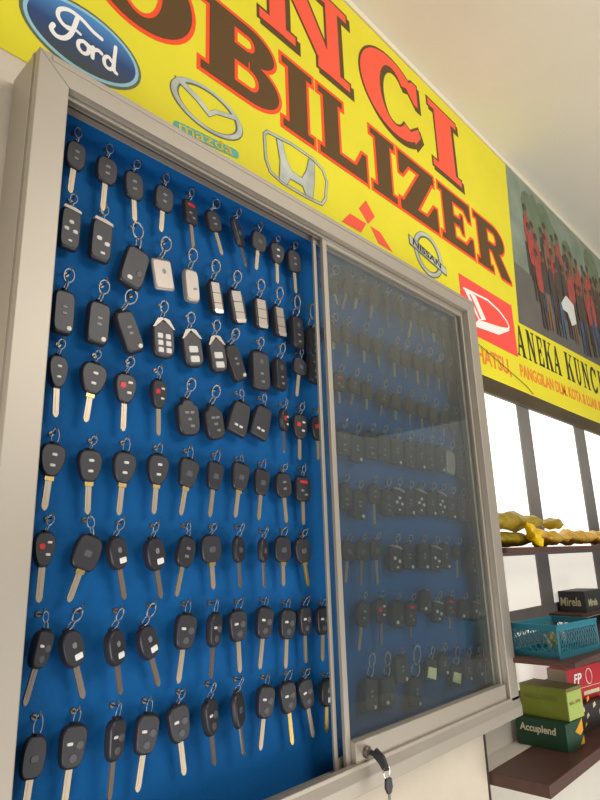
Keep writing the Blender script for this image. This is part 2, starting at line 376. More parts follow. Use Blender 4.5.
# silver ring emblem with bar
bm = bmesh.new(); band(bm, 1.327, .786, .072, .064, .019, .014, 0, 360, .0015, Y0-.0006, 1, 40); band(bm, 1.327, .787, .071, .063, .014, .010, 0, 360, 0, Y0-.0010, 0, 40)
flat(bm, [(1.231, .812), (1.233, .782), (1.418, .752), (1.418, .778)], Y0-.0014, 1); flat(bm, [(1.234, .809), (1.236, .786), (1.415, .756), (1.415, .775)], Y0-.0018, 0)
bp('ring_emblem', bm, ['ink_silver', 'ink_silver_dark'], 'silver ring emblem with lettered bar')
text_mesh('ring_word', 'NISSAN', 'ink_black', BN, .026, Matrix.Translation(Vector((0, 0, H))-BO) @ wall_mtx(1.245, Y0-.0024, .788, 9.5), .0006, 0, 1.65)
# red panel with white D
bm = bmesh.new(); flat(bm, [(1.492, .790), (1.492, .612), (1.850, .612), (1.850, .794)], Y0-.0006, 0)
ribbon(bm, [(1.513, .748), (1.668, .758), (1.745, .744), (1.795, .722), (1.808, .706), (1.798, .697)], .007, Y0-.0010, 1)
flat(bm, [(1.513, .750), (1.587, .746), (1.640, .684), (1.590, .668)], Y0-.0010, 1); flat(bm, [(1.545, .739), (1.556, .739), (1.607, .678), (1.597, .674)], Y0-.0014, 0)
for q in ([(1.545, .640), (1.588, .669), (1.64, .676), (1.72, .656)], [(1.64, .676), (1.72, .656), (1.806, .692), (1.800, .700), (1.74, .688)]): flat(bm, q, Y0-.0010, 1)
bp('red_panel_emblem', bm, ['ink_red_panel', 'ink_white'], 'red panel with white slanted D emblem')
# small lines of lettering
for nm, sp_ in (('shop_word_lettering', [('A', 1.856, .068), ('N', 1.942, .070), ('E', 2.030, .050), ('K', 2.093, .072), ('A', 2.176, .068)]), ('shop_word_lettering', [('K', 2.300, .082), ('U', 2.402, .064), ('N', 2.486, .080), ('C', 2.586, .078), ('I', 2.690, .034)])):
    bm = bmesh.new()
    for ch, a, wd in sp_:
        k = (a-1.868)/.83; zb = .622+.010*k
        glyph(bm, ch, a, a+wd, zb, zb+.112, 0, Y0-.0006, 0, .26, .08)
    bp(nm, bm, ['ink_black'], 'black serif lettering')
text_mesh('contact_line_lettering', 'DAIHATSU,', 'ink_small_red', BN, .070, Matrix.Translation(Vector((0, 0, H))-BO) @ wall_mtx(1.435, Y0-.0006, .533, -.5), .0016, 0, .98)
text_mesh('contact_line_lettering', 'PANGGILAN DLM. KOTA & LUAR KOTA', 'ink_small_red', BN, .060, Matrix.Translation(Vector((0, 0, H))-BO) @ wall_mtx(1.850, Y0-.0006, .548, -.6), .0014, 0, .86)
# printed group photograph
bm = bmesh.new(); Q = Y0-.0003
flat(bm, [(1.972, 1.4045), (1.896, .746), (2.72, .775), (3.3, .79), (3.3, 1.4045)], Q, 0)
flat(bm, [(1.925, .985), (1.896, .746), (2.72, .775), (3.3, .79), (3.3, .90), (2.9, .93), (2.4, .97)], Q-.0003, 1)
rnd = random.Random(3)
for i in range(16):
    cx_ = 2.12+rnd.random()*1.1; cz_ = 1.22+rnd.random()*.12; flat(bm, ell(cx_, cz_-.03, .05+rnd.random()*.05, .04+rnd.random()*.05, rnd.random()*90, 12), Q-.0006-.00002*i, 7)
flat(bm, [(2.06, 1.12), (2.06, .98), (3.1, .93), (3.1, 1.12)], Q-.0009, 3)
for row in (0, 1, 2):
    for i in range(15):
        x = 2.085+i*.070+row*.030+rnd.uniform(-.018, .018); zc = 1.185-row*.060+rnd.uniform(-.03, .03)-.0*i; y = Q-.0012-.0009*row-.00003*i; s = rnd.uniform(.75, 1.0)
        legs = rnd.choice([3, 4, 3, 5, 3]); sh = rnd.choice([2, 2, 3, 2, 5] if row < 2 else [3, 2, 3]) if i else 2
        flat(bm, [(x-.020*s, zc-.08), (x-.022*s, zc-.25), (x-.006, zc-.25), (x, zc-.12), (x+.010, zc-.25), (x+.024*s, zc-.25), (x+.022*s, zc-.08)], y, legs)
        flat(bm, [(x-.026*s, zc+.022), (x-.034*s, zc-.05), (x-.022*s, zc-.10), (x+.024*s, zc-.10), (x+.034*s, zc-.05), (x+.028*s, zc+.02), (x+.010, zc+.032), (x-.010, zc+.032)], y-.0003, sh)
        flat(bm, ell(x, zc+.054, .014, .022, 0, 12), y-.0006, 5); flat(bm, ell(x, zc+.064, .016, .016, 0, 12), y-.0007, 3)
flat(bm, [(2.35, .955), (2.42, 1.01), (2.50, .99), (2.50, .905), (2.44, .88), (2.41, .93), (2.36, .93)], Q-.0042, 6); flat(bm, ell(2.42, 1.035, .02, .03, 0, 12), Q-.0043, 3)
bp('printed_group_photo', bm, ['photo_backdrop', 'photo_ground', 'photo_red', 'photo_dark', 'photo_blue', 'photo_skin', 'photo_white', 'photo_green'], 'printed photo of people in red shirts')
bm = bmesh.new(); tube(bm, [(1.545, .7295, .590), (1.704, .7285, .556), (1.879, .7295, .520), (1.93, .7295, .500)], .0011, 6)
for v in bm.verts: v.co.z += H
tag(link_mesh('cord', bm, 'dark_gap'), 'thin dark cord slanting across the lower edge of yellow banner', 'cord')
LEFT_KEYS = [
 [('T2',0.3228,0.5968,0.3200,0.5560,-3.4,0.0624,0.0294,0.0437,0), ('T2',0.3730,0.5971,0.3674,0.5559,-2.0,0.0685,0.0334,0.0435,0), ('T2',0.4205,0.5938,0.4120,0.5525,4.9,0.0607,0.0324,0.0465,0), ('T2',0.4725,0.5962,0.4652,0.5549,-2.5,0.0609,0.0352,0.0446,0), ('RR',0.5229,0.5921,0.5163,0.5526,7.3,0.0635,0.0309,0.0424,25), ('T2',0.5781,0.5961,0.5638,0.5564,20.1,0.0604,0.0326,0.0380,10), ('P',0.6236,0.5962,0.6148,0.5536,19.0,0.0625,0.0390,0.0528,45), ('P',0.6771,0.5964,0.6685,0.5602,-6.8,0.0608,0.0420,0.0384,0), ('TD',0.7235,0.5858,0.7141,0.5534,0.6,0.0629,0.0367,0.0413,0), ('T2',0.7732,0.5923,0.7599,0.5537,3.5,0.0667,0.0416,0.0466,0)],
 [('F4',0.3243,0.4900,0.3193,0.4413,-0.8,0.0331,0.0281,0.0633,0), ('F3',0.3709,0.4932,0.3646,0.4413,-1.9,0.0329,0.0319,0.0655,0), ('OV',0.4218,0.4884,0.4180,0.4187,-13.4,0.0354,0.0396,0.0672,0), ('SI',0.4770,0.4849,0.4684,0.4259,11.6,0.0261,0.0358,0.0500,0), ('SS',0.5270,0.4845,0.5206,0.4241,6.9,0.0282,0.0272,0.0552,0), ('SP',0.5745,0.4819,0.5689,0.4187,11.3,0.0272,0.0271,0.0586,0), ('SP',0.6230,0.4782,0.6151,0.4167,13.4,0.0280,0.0333,0.0621,0), ('SP',0.6775,0.4811,0.6694,0.4198,5.8,0.0294,0.0336,0.0586,0), ('SP',0.7256,0.4807,0.7150,0.4175,7.9,0.0301,0.0336,0.0601,10), ('BF',0.7713,0.4787,0.7618,0.4086,2.4,0.0313,0.0364,0.0635,15), ('BF',0.8137,0.4747,0.8058,0.3998,1.9,0.0320,0.0364,0.0608,20)],
 [('FF',0.3264,0.3780,0.3189,0.3206,0.2,0.0290,0.0282,0.0613,0), ('FF',0.3775,0.3786,0.3673,0.3187,-2.0,0.0305,0.0322,0.0623,0), ('FF',0.4235,0.3778,0.4145,0.3183,24.7,0.0296,0.0318,0.0631,5), ('V6',0.4750,0.3775,0.4708,0.3222,5.4,0.0276,0.0383,0.0597,0), ('V4',0.5252,0.3737,0.5235,0.3193,12.5,0.0285,0.0378,0.0587,0), ('V4',0.5773,0.3744,0.5725,0.3210,12.9,0.0279,0.0347,0.0591,0), ('FF',0.6203,0.3698,0.6102,0.3159,24.3,0.0311,0.0334,0.0639,15), ('BF',0.6754,0.3692,0.6661,0.3140,3.0,0.0317,0.0442,0.0698,0), ('BF',0.7299,0.3712,0.7142,0.3169,3.3,0.0273,0.0357,0.0573,25), ('P',0.7777,0.3727,0.7669,0.3432,-10.1,0.0610,0.0376,0.0328,0), ('BF',0.8168,0.3717,0.8057,0.3477,-3.2,0.0319,0.0344,0.0594,10)],
 [('TD',0.3228,0.2772,0.3176,0.2400,1.8,0.0606,0.0263,0.0435,10), ('TD',0.3732,0.2738,0.3656,0.2406,-6.1,0.0621,0.0368,0.0440,0), ('TR',0.4234,0.2763,0.4130,0.2358,-0.0,0.0616,0.0323,0.0428,0), ('TR',0.4698,0.2727,0.4667,0.2371,1.9,0.0620,0.0279,0.0432,15), ('NB',0.5292,0.2658,0.5181,0.2109,8.4,0.0286,0.0399,0.0565,0), ('NB',0.5780,0.2636,0.5671,0.2104,13.1,0.0267,0.0374,0.0554,5), ('FB',0.6263,0.2673,0.6181,0.2244,-16.5,0.0303,0.0446,0.0579,0), ('FB',0.6782,0.2678,0.6666,0.2248,-17.7,0.0316,0.0411,0.0582,0), ('TR',0.7290,0.2656,0.7176,0.2340,-0.8,0.0597,0.0382,0.0391,45), ('TR',0.7756,0.2677,0.7617,0.2295,-2.7,0.0615,0.0364,0.0456,0), ('TR',0.8224,0.2694,0.8102,0.2325,-2.1,0.0597,0.0361,0.0452,0)],
 [('TD',0.3225,0.1595,0.3190,0.1283,-4.5,0.0626,0.0322,0.0415,0), ('TD',0.3747,0.1568,0.3678,0.1254,1.1,0.0626,0.0326,0.0421,0), ('TD',0.4212,0.1595,0.4167,0.1272,-4.3,0.0645,0.0342,0.0427,0), ('TD',0.4738,0.1584,0.4688,0.1290,-3.8,0.0634,0.0342,0.0433,0), ('P',0.5258,0.1596,0.5206,0.1283,-10.6,0.0637,0.0355,0.0423,0), ('P',0.5787,0.1589,0.5696,0.1278,-8.1,0.0641,0.0330,0.0424,8), ('P',0.6256,0.1572,0.6206,0.1302,-9.3,0.0662,0.0437,0.0441,0), ('P',0.6759,0.1536,0.6667,0.1248,-7.2,0.0630,0.0358,0.0422,5), ('T2',0.7276,0.1513,0.7162,0.1232,5.3,0.0646,0.0382,0.0420,0), ('RR',0.7730,0.1534,0.7642,0.1195,-0.5,0.0631,0.0408,0.0433,0)],
 [('TR',0.3255,0.0554,0.3175,0.0233,-1.4,0.0609,0.0260,0.0407,0), ('P',0.3729,0.0553,0.3712,0.0187,-19.2,0.0615,0.0380,0.0428,0), ('LB',0.4206,0.0525,0.4121,0.0176,13.6,0.0609,0.0301,0.0421,20), ('LB',0.4728,0.0494,0.4679,0.0156,12.3,0.0610,0.0333,0.0442,20), ('T2',0.5246,0.0502,0.5185,0.0176,-13.4,0.0623,0.0346,0.0422,20), ('P',0.5737,0.0494,0.5637,0.0213,4.9,0.0590,0.0369,0.0397,0), ('P',0.6249,0.0502,0.6126,0.0195,3.5,0.0583,0.0312,0.0383,40), ('P',0.6759,0.0445,0.6634,0.0175,1.9,0.0589,0.0305,0.0367,45), ('P',0.7240,0.0450,0.7114,0.0186,0.2,0.0594,0.0394,0.0412,0), ('P',0.7729,0.0421,0.7592,0.0165,11.1,0.0615,0.0397,0.0410,0)],
 [('H3',0.3233,-0.0526,0.3203,-0.0848,-13.6,0.0591,0.0276,0.0408,35), ('LB',0.3696,-0.0531,0.3594,-0.0894,17.7,0.0611,0.0291,0.0435,15), ('LB',0.4220,-0.0573,0.4124,-0.0939,11.0,0.0581,0.0298,0.0436,35), ('LB',0.4719,-0.0551,0.4613,-0.0942,19.4,0.0604,0.0316,0.0433,20), ('H3',0.5269,-0.0566,0.5199,-0.0873,-8.6,0.0661,0.0397,0.0460,0), ('H3',0.5728,-0.0586,0.5664,-0.0900,-5.0,0.0646,0.0328,0.0452,35), ('H3',0.6242,-0.0609,0.6139,-0.0891,3.7,0.0667,0.0368,0.0443,0), ('H3',0.6759,-0.0616,0.6674,-0.0898,-9.2,0.0675,0.0380,0.0463,0), ('H3',0.7248,-0.0680,0.7175,-0.0967,-5.0,0.0671,0.0409,0.0450,0), ('H3',0.7725,-0.0682,0.7586,-0.0958,0.2,0.0662,0.0350,0.0448,15), ('H3',0.8155,-0.0745,0.8032,-0.0998,-3.6,0.0647,0.0360,0.0446,0)],
 [('P',0.3276,-0.1615,0.3231,-0.1940,-5.6,0.0527,0.0270,0.0424,0), ('H3',0.3733,-0.1639,0.3671,-0.1933,-5.6,0.0626,0.0344,0.0457,0), ('H3',0.4236,-0.1666,0.4178,-0.1964,-3.7,0.0650,0.0305,0.0461,35), ('H3',0.4689,-0.1701,0.4633,-0.2009,-9.0,0.0640,0.0358,0.0460,0), ('H3',0.5212,-0.1682,0.5120,-0.1985,9.6,0.0655,0.0361,0.0460,0), ('H3',0.5702,-0.1661,0.5603,-0.2000,7.5,0.0631,0.0335,0.0457,35), ('P',0.6217,-0.1676,0.6103,-0.1991,9.5,0.0649,0.0436,0.0478,50), ('H3',0.6756,-0.1731,0.6670,-0.2005,-10.1,0.0650,0.0368,0.0448,0), ('H3',0.7255,-0.1748,0.7147,-0.2025,6.7,0.0701,0.0397,0.0451,0), ('H3',0.7672,-0.1779,0.7555,-0.2043,12.7,0.0693,0.0352,0.0451,0), ('LB',0.8160,-0.1897,0.8061,-0.2112,-3.8,0.0603,0.0328,0.0422,0)],
]
RIGHT_KEYS = [
 [('P',0.8977,0.5840,0.8749,0.5415,17.8,0.0425,0.0413,0.0358,0), ('P',0.9528,0.5961,0.9286,0.5569,-24.1,0.0694,0.0440,0.0416,0), ('T2',0.9923,0.6000,0.9630,0.5565,-21.0,0.0508,0.0457,0.0399,0), ('P',1.0493,0.6068,1.0179,0.5621,-17.6,0.0635,0.0486,0.0435,0), ('P',1.0924,0.6031,1.0672,0.5578,0.5,0.0610,0.0454,0.0444,30), ('P',1.1518,0.6117,1.1245,0.5624,0.6,0.0578,0.0482,0.0457,30), ('T2',1.2095,0.6137,1.1762,0.5647,-21.5,0.0740,0.0527,0.0441,0), ('P',1.2506,0.6098,1.2163,0.5630,-0.7,0.0631,0.0503,0.0449,0), ('P',1.2989,0.6102,1.2679,0.5640,1.1,0.0508,0.0480,0.0459,0), ('P',1.3549,0.6122,1.3169,0.5636,0.0,0.0548,0.0502,0.0468,0), ('P',1.4082,0.6128,1.3683,0.5633,-0.4,0.0561,0.0474,0.0450,0)],
 [('P',0.8867,0.4742,0.8675,0.4365,0.6,0.0380,0.0371,0.0384,0), ('P',0.9328,0.4804,0.9125,0.4440,-1.0,0.0501,0.0425,0.0394,0), ('P',0.9919,0.4828,0.9697,0.4432,-1.6,0.0495,0.0453,0.0405,0), ('P',1.0434,0.4823,1.0200,0.4442,2.0,0.0501,0.0479,0.0416,0), ('P',1.1097,0.4799,1.0844,0.4408,-7.2,0.0562,0.0434,0.0428,0), ('P',1.1515,0.4828,1.1246,0.4405,-3.1,0.0488,0.0453,0.0412,0), ('P',1.2040,0.4854,1.1755,0.4421,0.1,0.0568,0.0477,0.0422,0), ('P',1.2545,0.4870,1.2249,0.4455,-9.2,0.0608,0.0501,0.0432,0), ('P',1.3070,0.4858,1.2759,0.4436,-5.2,0.0555,0.0478,0.0416,0), ('P',1.3521,0.4851,1.3196,0.4422,-5.9,0.0594,0.0499,0.0423,0), ('P',1.4047,0.4855,1.3706,0.4418,-6.6,0.0608,0.0470,0.0433,0)],
 [('RR',0.8978,0.3667,0.8785,0.3344,-0.5,0.0448,0.0370,0.0369,0), ('T2',0.9467,0.3683,0.9262,0.3374,-16.5,0.0482,0.0424,0.0337,0), ('P',0.9911,0.3664,0.9694,0.3349,-5.7,0.0437,0.0377,0.0366,0), ('T2',1.0489,0.3642,1.0255,0.3297,-17.7,0.0461,0.0474,0.0354,0), ('P',1.1024,0.3603,1.0738,0.3269,-7.3,0.0440,0.0423,0.0363,0), ('P',1.1554,0.3604,1.1296,0.3293,-8.1,0.0478,0.0449,0.0373,0), ('P',1.2065,0.3572,1.1793,0.3256,-3.6,0.0456,0.0430,0.0382,0), ('T2',1.2608,0.3564,1.2269,0.3209,-9.6,0.0453,0.0451,0.0389,0), ('P',1.3079,0.3540,1.2774,0.3186,-10.3,0.0465,0.0474,0.0398,0), ('P',1.3572,0.3514,1.3252,0.3155,-11.0,0.0476,0.0447,0.0406,0)],
 [('BF',0.8984,0.2530,0.8814,0.2147,-4.5,0.0255,0.0394,0.0507,0), ('FF',0.9430,0.2530,0.9210,0.2074,-5.2,0.0281,0.0413,0.0557,0), ('BF',0.9905,0.2574,0.9679,0.2188,-5.9,0.0290,0.0471,0.0574,0), ('BF',1.0371,0.2615,1.0128,0.2197,-6.6,0.0299,0.0461,0.0568,0), ('FF',1.0858,0.2612,1.0597,0.2163,-7.3,0.0306,0.0448,0.0603,0), ('BF',1.1372,0.2610,1.1094,0.2150,-8.0,0.0315,0.0513,0.0596,0), ('FF',1.1788,0.2615,1.1538,0.2151,-8.7,0.0323,0.0455,0.0610,0), ('BF',1.2223,0.2621,1.1964,0.2171,-9.4,0.0308,0.0476,0.0623,0), ('FF',1.2678,0.2627,1.2406,0.2167,-10.0,0.0340,0.0498,0.0637,0), ('SS',1.3200,0.2613,1.2863,0.2139,-10.7,0.0323,0.0426,0.0578,0), ('BF',1.3638,0.2561,1.3337,0.2084,-11.5,0.0331,0.0447,0.0590,0), ('BF',1.4101,0.2533,1.3786,0.2048,-12.2,0.0312,0.0466,0.0576,0)],
 [('BF',0.8961,0.1463,0.8791,0.1116,-4.6,0.0242,0.0356,0.0501,0), ('FF',0.9390,0.1376,0.9190,0.0985,-8.3,0.0287,0.0404,0.0549,0), ('T2',0.9895,0.1490,0.9712,0.1223,-3.1,0.0625,0.0466,0.0394,0), ('BF',1.0350,0.1501,1.0137,0.1065,-6.8,0.0263,0.0454,0.0542,0), ('F4',1.0757,0.1529,1.0534,0.1104,-7.4,0.0290,0.0439,0.0555,0), ('FF',1.1214,0.1495,1.0945,0.1102,-8.0,0.0276,0.0460,0.0546,0), ('F4',1.1663,0.1524,1.1380,0.1121,-8.7,0.0284,0.0442,0.0560,0), ('FF',1.2127,0.1509,1.1832,0.1119,-9.4,0.0291,0.0464,0.0551,0), ('F4',1.2573,0.1513,1.2263,0.1115,-10.1,0.0299,0.0442,0.0563,0), ('FF',1.3030,0.1469,1.2706,0.1065,-10.8,0.0282,0.0416,0.0552,0), ('BF',1.3513,0.1448,1.3173,0.1036,-11.5,0.0289,0.0436,0.0564,0), ('BF',1.4067,0.1404,1.3713,0.1007,-12.4,0.0297,0.0459,0.0554,0)],
 [('P',0.8961,0.0356,0.8799,0.0134,-10.4,0.0583,0.0408,0.0355,0), ('P',0.9421,0.0357,0.9217,0.0130,-8.0,0.0667,0.0431,0.0365,0), ('P',0.9878,0.0377,0.9661,0.0143,-0.7,0.0666,0.0455,0.0375,0), ('F3',1.0534,0.0359,1.0280,-0.0038,-7.2,0.0251,0.0455,0.0521,0), ('FF',1.1013,0.0340,1.0752,-0.0008,-8.0,0.0279,0.0444,0.0517,0), ('FF',1.1562,0.0341,1.1322,-0.0018,-8.9,0.0288,0.0473,0.0533,0), ('F3',1.2100,0.0319,1.1800,-0.0069,-9.7,0.0275,0.0457,0.0546,0), ('FF',1.2534,0.0297,1.2231,-0.0035,-10.4,0.0282,0.0435,0.0538,0), ('P',1.3082,0.0273,1.2784,0.0044,-6.8,0.0575,0.0416,0.0333,0), ('FF',1.3747,0.0177,1.3405,-0.0171,-12.3,0.0277,0.0442,0.0523,0), ('FF',1.4253,0.0125,1.3946,-0.0231,-13.2,0.0285,0.0414,0.0513,0)],
 [('T2',0.9322,-0.0686,0.9141,-0.0985,-15.8,0.0649,0.0478,0.0448,0), ('TR',0.9891,-0.0703,0.9699,-0.0977,-3.6,0.0632,0.0450,0.0447,0), ('OV',1.0423,-0.0792,1.0217,-0.1074,-7.3,0.0255,0.0479,0.0496,0), ('RR',1.0960,-0.0827,1.0704,-0.1114,-8.2,0.0448,0.0435,0.0473,0), ('OV',1.1479,-0.0698,1.1258,-0.0923,-9.0,0.0236,0.0504,0.0433,0), ('F3',1.1983,-0.0852,1.1695,-0.1155,-9.8,0.0239,0.0406,0.0440,0), ('RR',1.2536,-0.0886,1.2250,-0.1096,-10.7,0.0473,0.0432,0.0414,0), ('OV',1.3114,-0.0966,1.2807,-0.1201,-11.7,0.0255,0.0412,0.0425,0), ('F3',1.3726,-0.1051,1.3401,-0.1291,-12.7,0.0263,0.0390,0.0437,0)],
 [('FF',0.9401,-0.1741,0.9214,-0.2334,-5.9,0.0255,0.0383,0.0552,0), ('OV',0.9866,-0.1783,0.9727,-0.2386,-6.8,0.0231,0.0441,0.0537,0), ('FF',1.0398,-0.1796,1.0223,-0.2066,-0.3,0.0263,0.0439,0.0493,0), ('FF',1.0896,-0.1782,1.0640,-0.2537,-8.4,0.0243,0.0424,0.0531,0), ('CR',1.1484,-0.1891,1.1275,-0.2233,-9.4,0.0203,0.0497,0.0411,0), ('FF',1.2007,-0.1894,1.1755,-0.2186,-10.2,0.0228,0.0405,0.0423,0), ('CR',1.2495,-0.2013,1.2241,-0.2469,-11.2,0.0213,0.0469,0.0391,0), ('FF',1.3013,-0.2117,1.2729,-0.2439,-12.0,0.0239,0.0405,0.0443,0), ('FF',1.3530,-0.2138,1.3239,-0.2429,-12.9,0.0226,0.0380,0.0415,0)],
]

# ---------------------------------------------------------------- key cabinet
CO = Vector((.8165, .73, H-.352))
CB = empty('display_cabinet', CO); tag(CB, 'wall-hung aluminium display cabinet with blue board and sliding glass doors', 'cabinet')
def cp(name, bm, m, label=None, parent=CB, po=None, **k):
    for v in bm.verts: v.co += Vector((0, 0, H)) - CO
    return tag(link_mesh(name, bm, m, parent, **k), label)
x0, x1, z0, z1, yf, yb = .238, 1.395, -.352, .640, .650, .730
fw, ft, fb = .042, .036, .040
def mitre(bm, A, B, C, D, ya, yb_): prism(bm, [A, B, C, D], ya, yb_)
bm = bmesh.new(); mitre(bm, (x0, z0), (x0+fw, z0+fb), (x0+fw, z1-ft), (x0, z1), yf, yf+.012); box(bm, x0+fw-.006, x0+fw, yf+.010, yf+.022, z0+fb, z1-ft); cp('left_stile', bm, 'aluminium', bevel=.0015)
bm = bmesh.new(); mitre(bm, (x1, z0), (x1, z1), (x1-fw, z1-ft), (x1-fw, z0+fb), yf, yf+.012); box(bm, x1-fw, x1-fw+.004, yf+.010, yf+.05, z0+fb, z1-ft); cp('right_stile', bm, 'aluminium', bevel=.0015)
bm = bmesh.new(); mitre(bm, (x0, z1), (x0+fw, z1-ft), (x1-fw, z1-ft), (x1, z1), yf, yf+.012); box(bm, x0+fw*.4, x1-fw*.4, yf-.0012, yf, z1-.010, z1-.004); cp('top_rail', bm, 'aluminium', bevel=.0015)
bm = bmesh.new(); xprism(bm, [(yf-.004, z0), (yf-.004, z0+.020), (yf, z0+.034), (yf, z0+fb), (yf+.012, z0+fb), (yf+.012, z0)], x0, x1); cp('bottom_rail', bm, 'aluminium', bevel=.001)
bm = bmesh.new(); box(bm, x0, x0+.003, yf+.012, yb, z0, z1); box(bm, x0-.001, x0, yf+.014, yf+.020, z0, z1); cp('side_panel', bm, 'aluminium', 'left side panel')
bm = bmesh.new(); box(bm, x1-.003, x1, yf+.012, yb, z0, z1); cp('side_panel', bm, 'aluminium')
bm = bmesh.new(); box(bm, x0+.003, x1-.003, yf+.012, yb, z1-.003, z1); cp('top_panel', bm, 'aluminium')
bm = bmesh.new(); box(bm, x0+.003, x1-.003, yf+.012, yb, z0, z0+.003); cp('bottom_panel', bm, 'aluminium')
bm = bmesh.new(); box(bm, x0+.003, x1-.003, .7225, .7295, z0+.003, z1-.003)
box(bm, x0+.003, x0+.006, .690, .7225, z0+.003, z1-.003); box(bm, x1-.006, x1-.003, .700, .7225, z0+.003, z1-.003)
box(bm, x0+.006, x1-.006, .690, .7225, .600, .603); box(bm, x0+.006, x1-.006, .700, .7225, z0+.008, z0+.011)
board = cp('backboard', bm, 'blue_board', 'blue key board')
# door tracks: ribs seen from below at the top
for name, za, zb in (('top_track', .598, .606), ('bottom_track', z0+.006, z0+.030)):
    bm = bmesh.new(); box(bm, x0+.006, x1-.006, yf+.0125, .690, *((.606, .609) if za > 0 else (z0+.003, z0+.008)), mi=1)
    for y in (yf+.0130, .671, .6865): box(bm, x0+.006, x1-.006, y, y+.0025, za, zb, mi=0)
    cp(name, bm, ['aluminium', 'track_groove'])
def door(name, xa, xb, y, front, label):
    d0 = bmesh.new(); s = .012 if front else .008; s2 = .009; dt = .007 if front else .005
    zb, zt = z0+.028, .602
    box(d0, xa, xa+s, y, y+dt, zb, zt); box(d0, xb-s2, xb, y, y+dt, zb, zt); box(d0, xa+s, xb-s2, y, y+dt, zt-.012, zt)
    box(d0, xa+s, xb-s2, y-.010*front, y+dt, zb, zb+(.042 if front else .020))
    o = cp(name, d0, 'aluminium', label, bevel=.001)
    g = bmesh.new(); box(g, xa+s, xb-s2, y+.0015, y+.0040, zb+.02, zt-.012); cp('glass_pane', g, 'door_glass', parent=o)
    return o
front_door = door('sliding_door', .799, 1.352, .6545+.0105, 1, 'front glass door')
back_door = door('sliding_door', .786, 1.345, .6775, 0, 'rear glass door')
# lock on the front door's bottom rail and the key left in it
bm = bmesh.new(); tube(bm, [(.836, .6555, -.300), (.836, .650, -.300), (.836, .648, -.300)], [.009, .009, .007], 16); tube(bm, [(.836, .656, -.300), (.836, .645, -.300)], [.0062, .0058], 14)
cp('lock', bm, 'hook_metal', 'cylinder lock', parent=front_door, smooth=False)
LK = empty('cabinet_key', (.836, .645, H-.300)); tag(LK, 'small key left in the cabinet lock with a second key hanging below', 'key')
LO = Vector((.836, .645, -.300))
def lkp(name, bm, m, **k):
    for v in bm.verts: v.co -= LO
    return link_mesh(name, bm, m, LK, **k)
bm = bmesh.new(); box(bm, .8348, .8372, .634, .645, -.304, -.296)
vs = [(.612+.0, -.318), (.620, -.300), (.634, -.291), (.640, -.297), (.640, -.305), (.630, -.312), (.622, -.322)]
xprism(bm, vs, .8335, .8385); lkp('key_head', bm, 'black_plastic', bevel=.001)
bm = bmesh.new(); tube(bm, [(.837+.008*math.sin(t*math.pi/6), .618, -.322+.009*math.cos(t*math.pi/6)) for t in range(12)], .0009, 6, True); lkp('ring', bm, 'chrome')
bm = bmesh.new(); prism(bm, [(.833, -.330), (.846, -.331), (.848, -.344), (.843, -.352), (.836, -.352), (.831, -.343)], .615, .620); lkp('hanging_key_head', bm, 'black_plastic', bevel=.001)
bm = bmesh.new(); prism(bm, [(.8375, -.352), (.8425, -.352), (.8415, -.380), (.840, -.383), (.8385, -.380)], .6165, .6185); lkp('hanging_key_blade', bm, 'blade_dull')

# ---------------------------------------------------------------- keys
def outline(kind, n=40):
    out = []
    for k in range(n):
        t = 2*math.pi*k/n; c, s = math.cos(t), math.sin(t)
        if kind == 'rect': e = .36
        elif kind in ('box', 'fbox'): e = .2
        elif kind == 'trap': e = .36
        elif kind == 'soft2': e = .45
        elif kind == 'oval': e = .8
        else: e = .55
        x = .5*math.copysign(abs(c)**e, c); z = .5*math.copysign(abs(s)**e, s)
        if kind == 'tear': x *= 1.04-.50*max(0, .12-z)**1.2*1.5-.06*max(0, z*2)**2
        elif kind == 'trap': x *= 1.0-.42*max(0, .25-z)**1.1-.10*max(0, z-.3)*5*.3
        elif kind == 'fbox': x *= .98-.22*max(0, z*2)**2; z += .10*x*(z > 0)
        elif kind == 'soft2': x *= 1.0-.16*max(0, z*2)**2-.14*max(0, -z*2)**2
        elif kind == 'bulb': x *= 1.0-.42*max(0, z*2)**2 if z > 0 else 1-.30*max(0, -z*2)**2
        elif kind == 'house': z = z if z < .25 else .25+(z-.25)*1.0; x *= 1-.5*max(0, (z-.3)*5)
        elif kind == 'neck': x *= 1.0 if z < .36 else .62
        elif kind == 'flare': x *= 1-.22*(.5-z)
        out.append((x, z))
    return out
def head_mesh(kind, t=.010, inset=.86, m=('black_plastic',), tab=True, front=None):
    bm = bmesh.new(); o = outline(kind); n = len(o)
    layers = [(-t/2, inset), (-t/2+.0018, .955), (-t*.12, 1), (t*.12, 1), (t/2-.0018, .955), (t/2, inset)]
    rings = [[bm.verts.new((x*s, y, z*s)) for x, z in o] for y, s in layers]
    for a, b in zip(rings[:-1], rings[1:]):
        for i in range(n): bm.faces.new((a[i], b[i], b[(i+1) % n], a[(i+1) % n]))
    f = bm.faces.new(rings[0]); bm.faces.new(rings[-1][::-1])
    if front: f.material_index = 1
    if tab:      # moulded eye for the ring
        box(bm, -.16, .16, -t*.28, t*.28, .44, .54)
    me = bpy.data.meshes.new('head'); bmesh.ops.recalc_face_normals(bm, faces=bm.faces); bm.to_mesh(me); bm.free()
    for q in m: me.materials.append(MATS[q])
    if front: me.materials.append(MATS[front])
    for p in me.polygons: p.use_smooth = len(p.vertices) == 4
    return me
def simple_mesh(name, build, m, smooth=False):
    bm = bmesh.new(); build(bm); me = bpy.data.meshes.new(name); bmesh.ops.recalc_face_normals(bm, faces=bm.faces); bm.to_mesh(me); bm.free(); me.materials.append(MATS[m])
    if smooth:
        for p in me.polygons: p.use_smooth = True
    return me
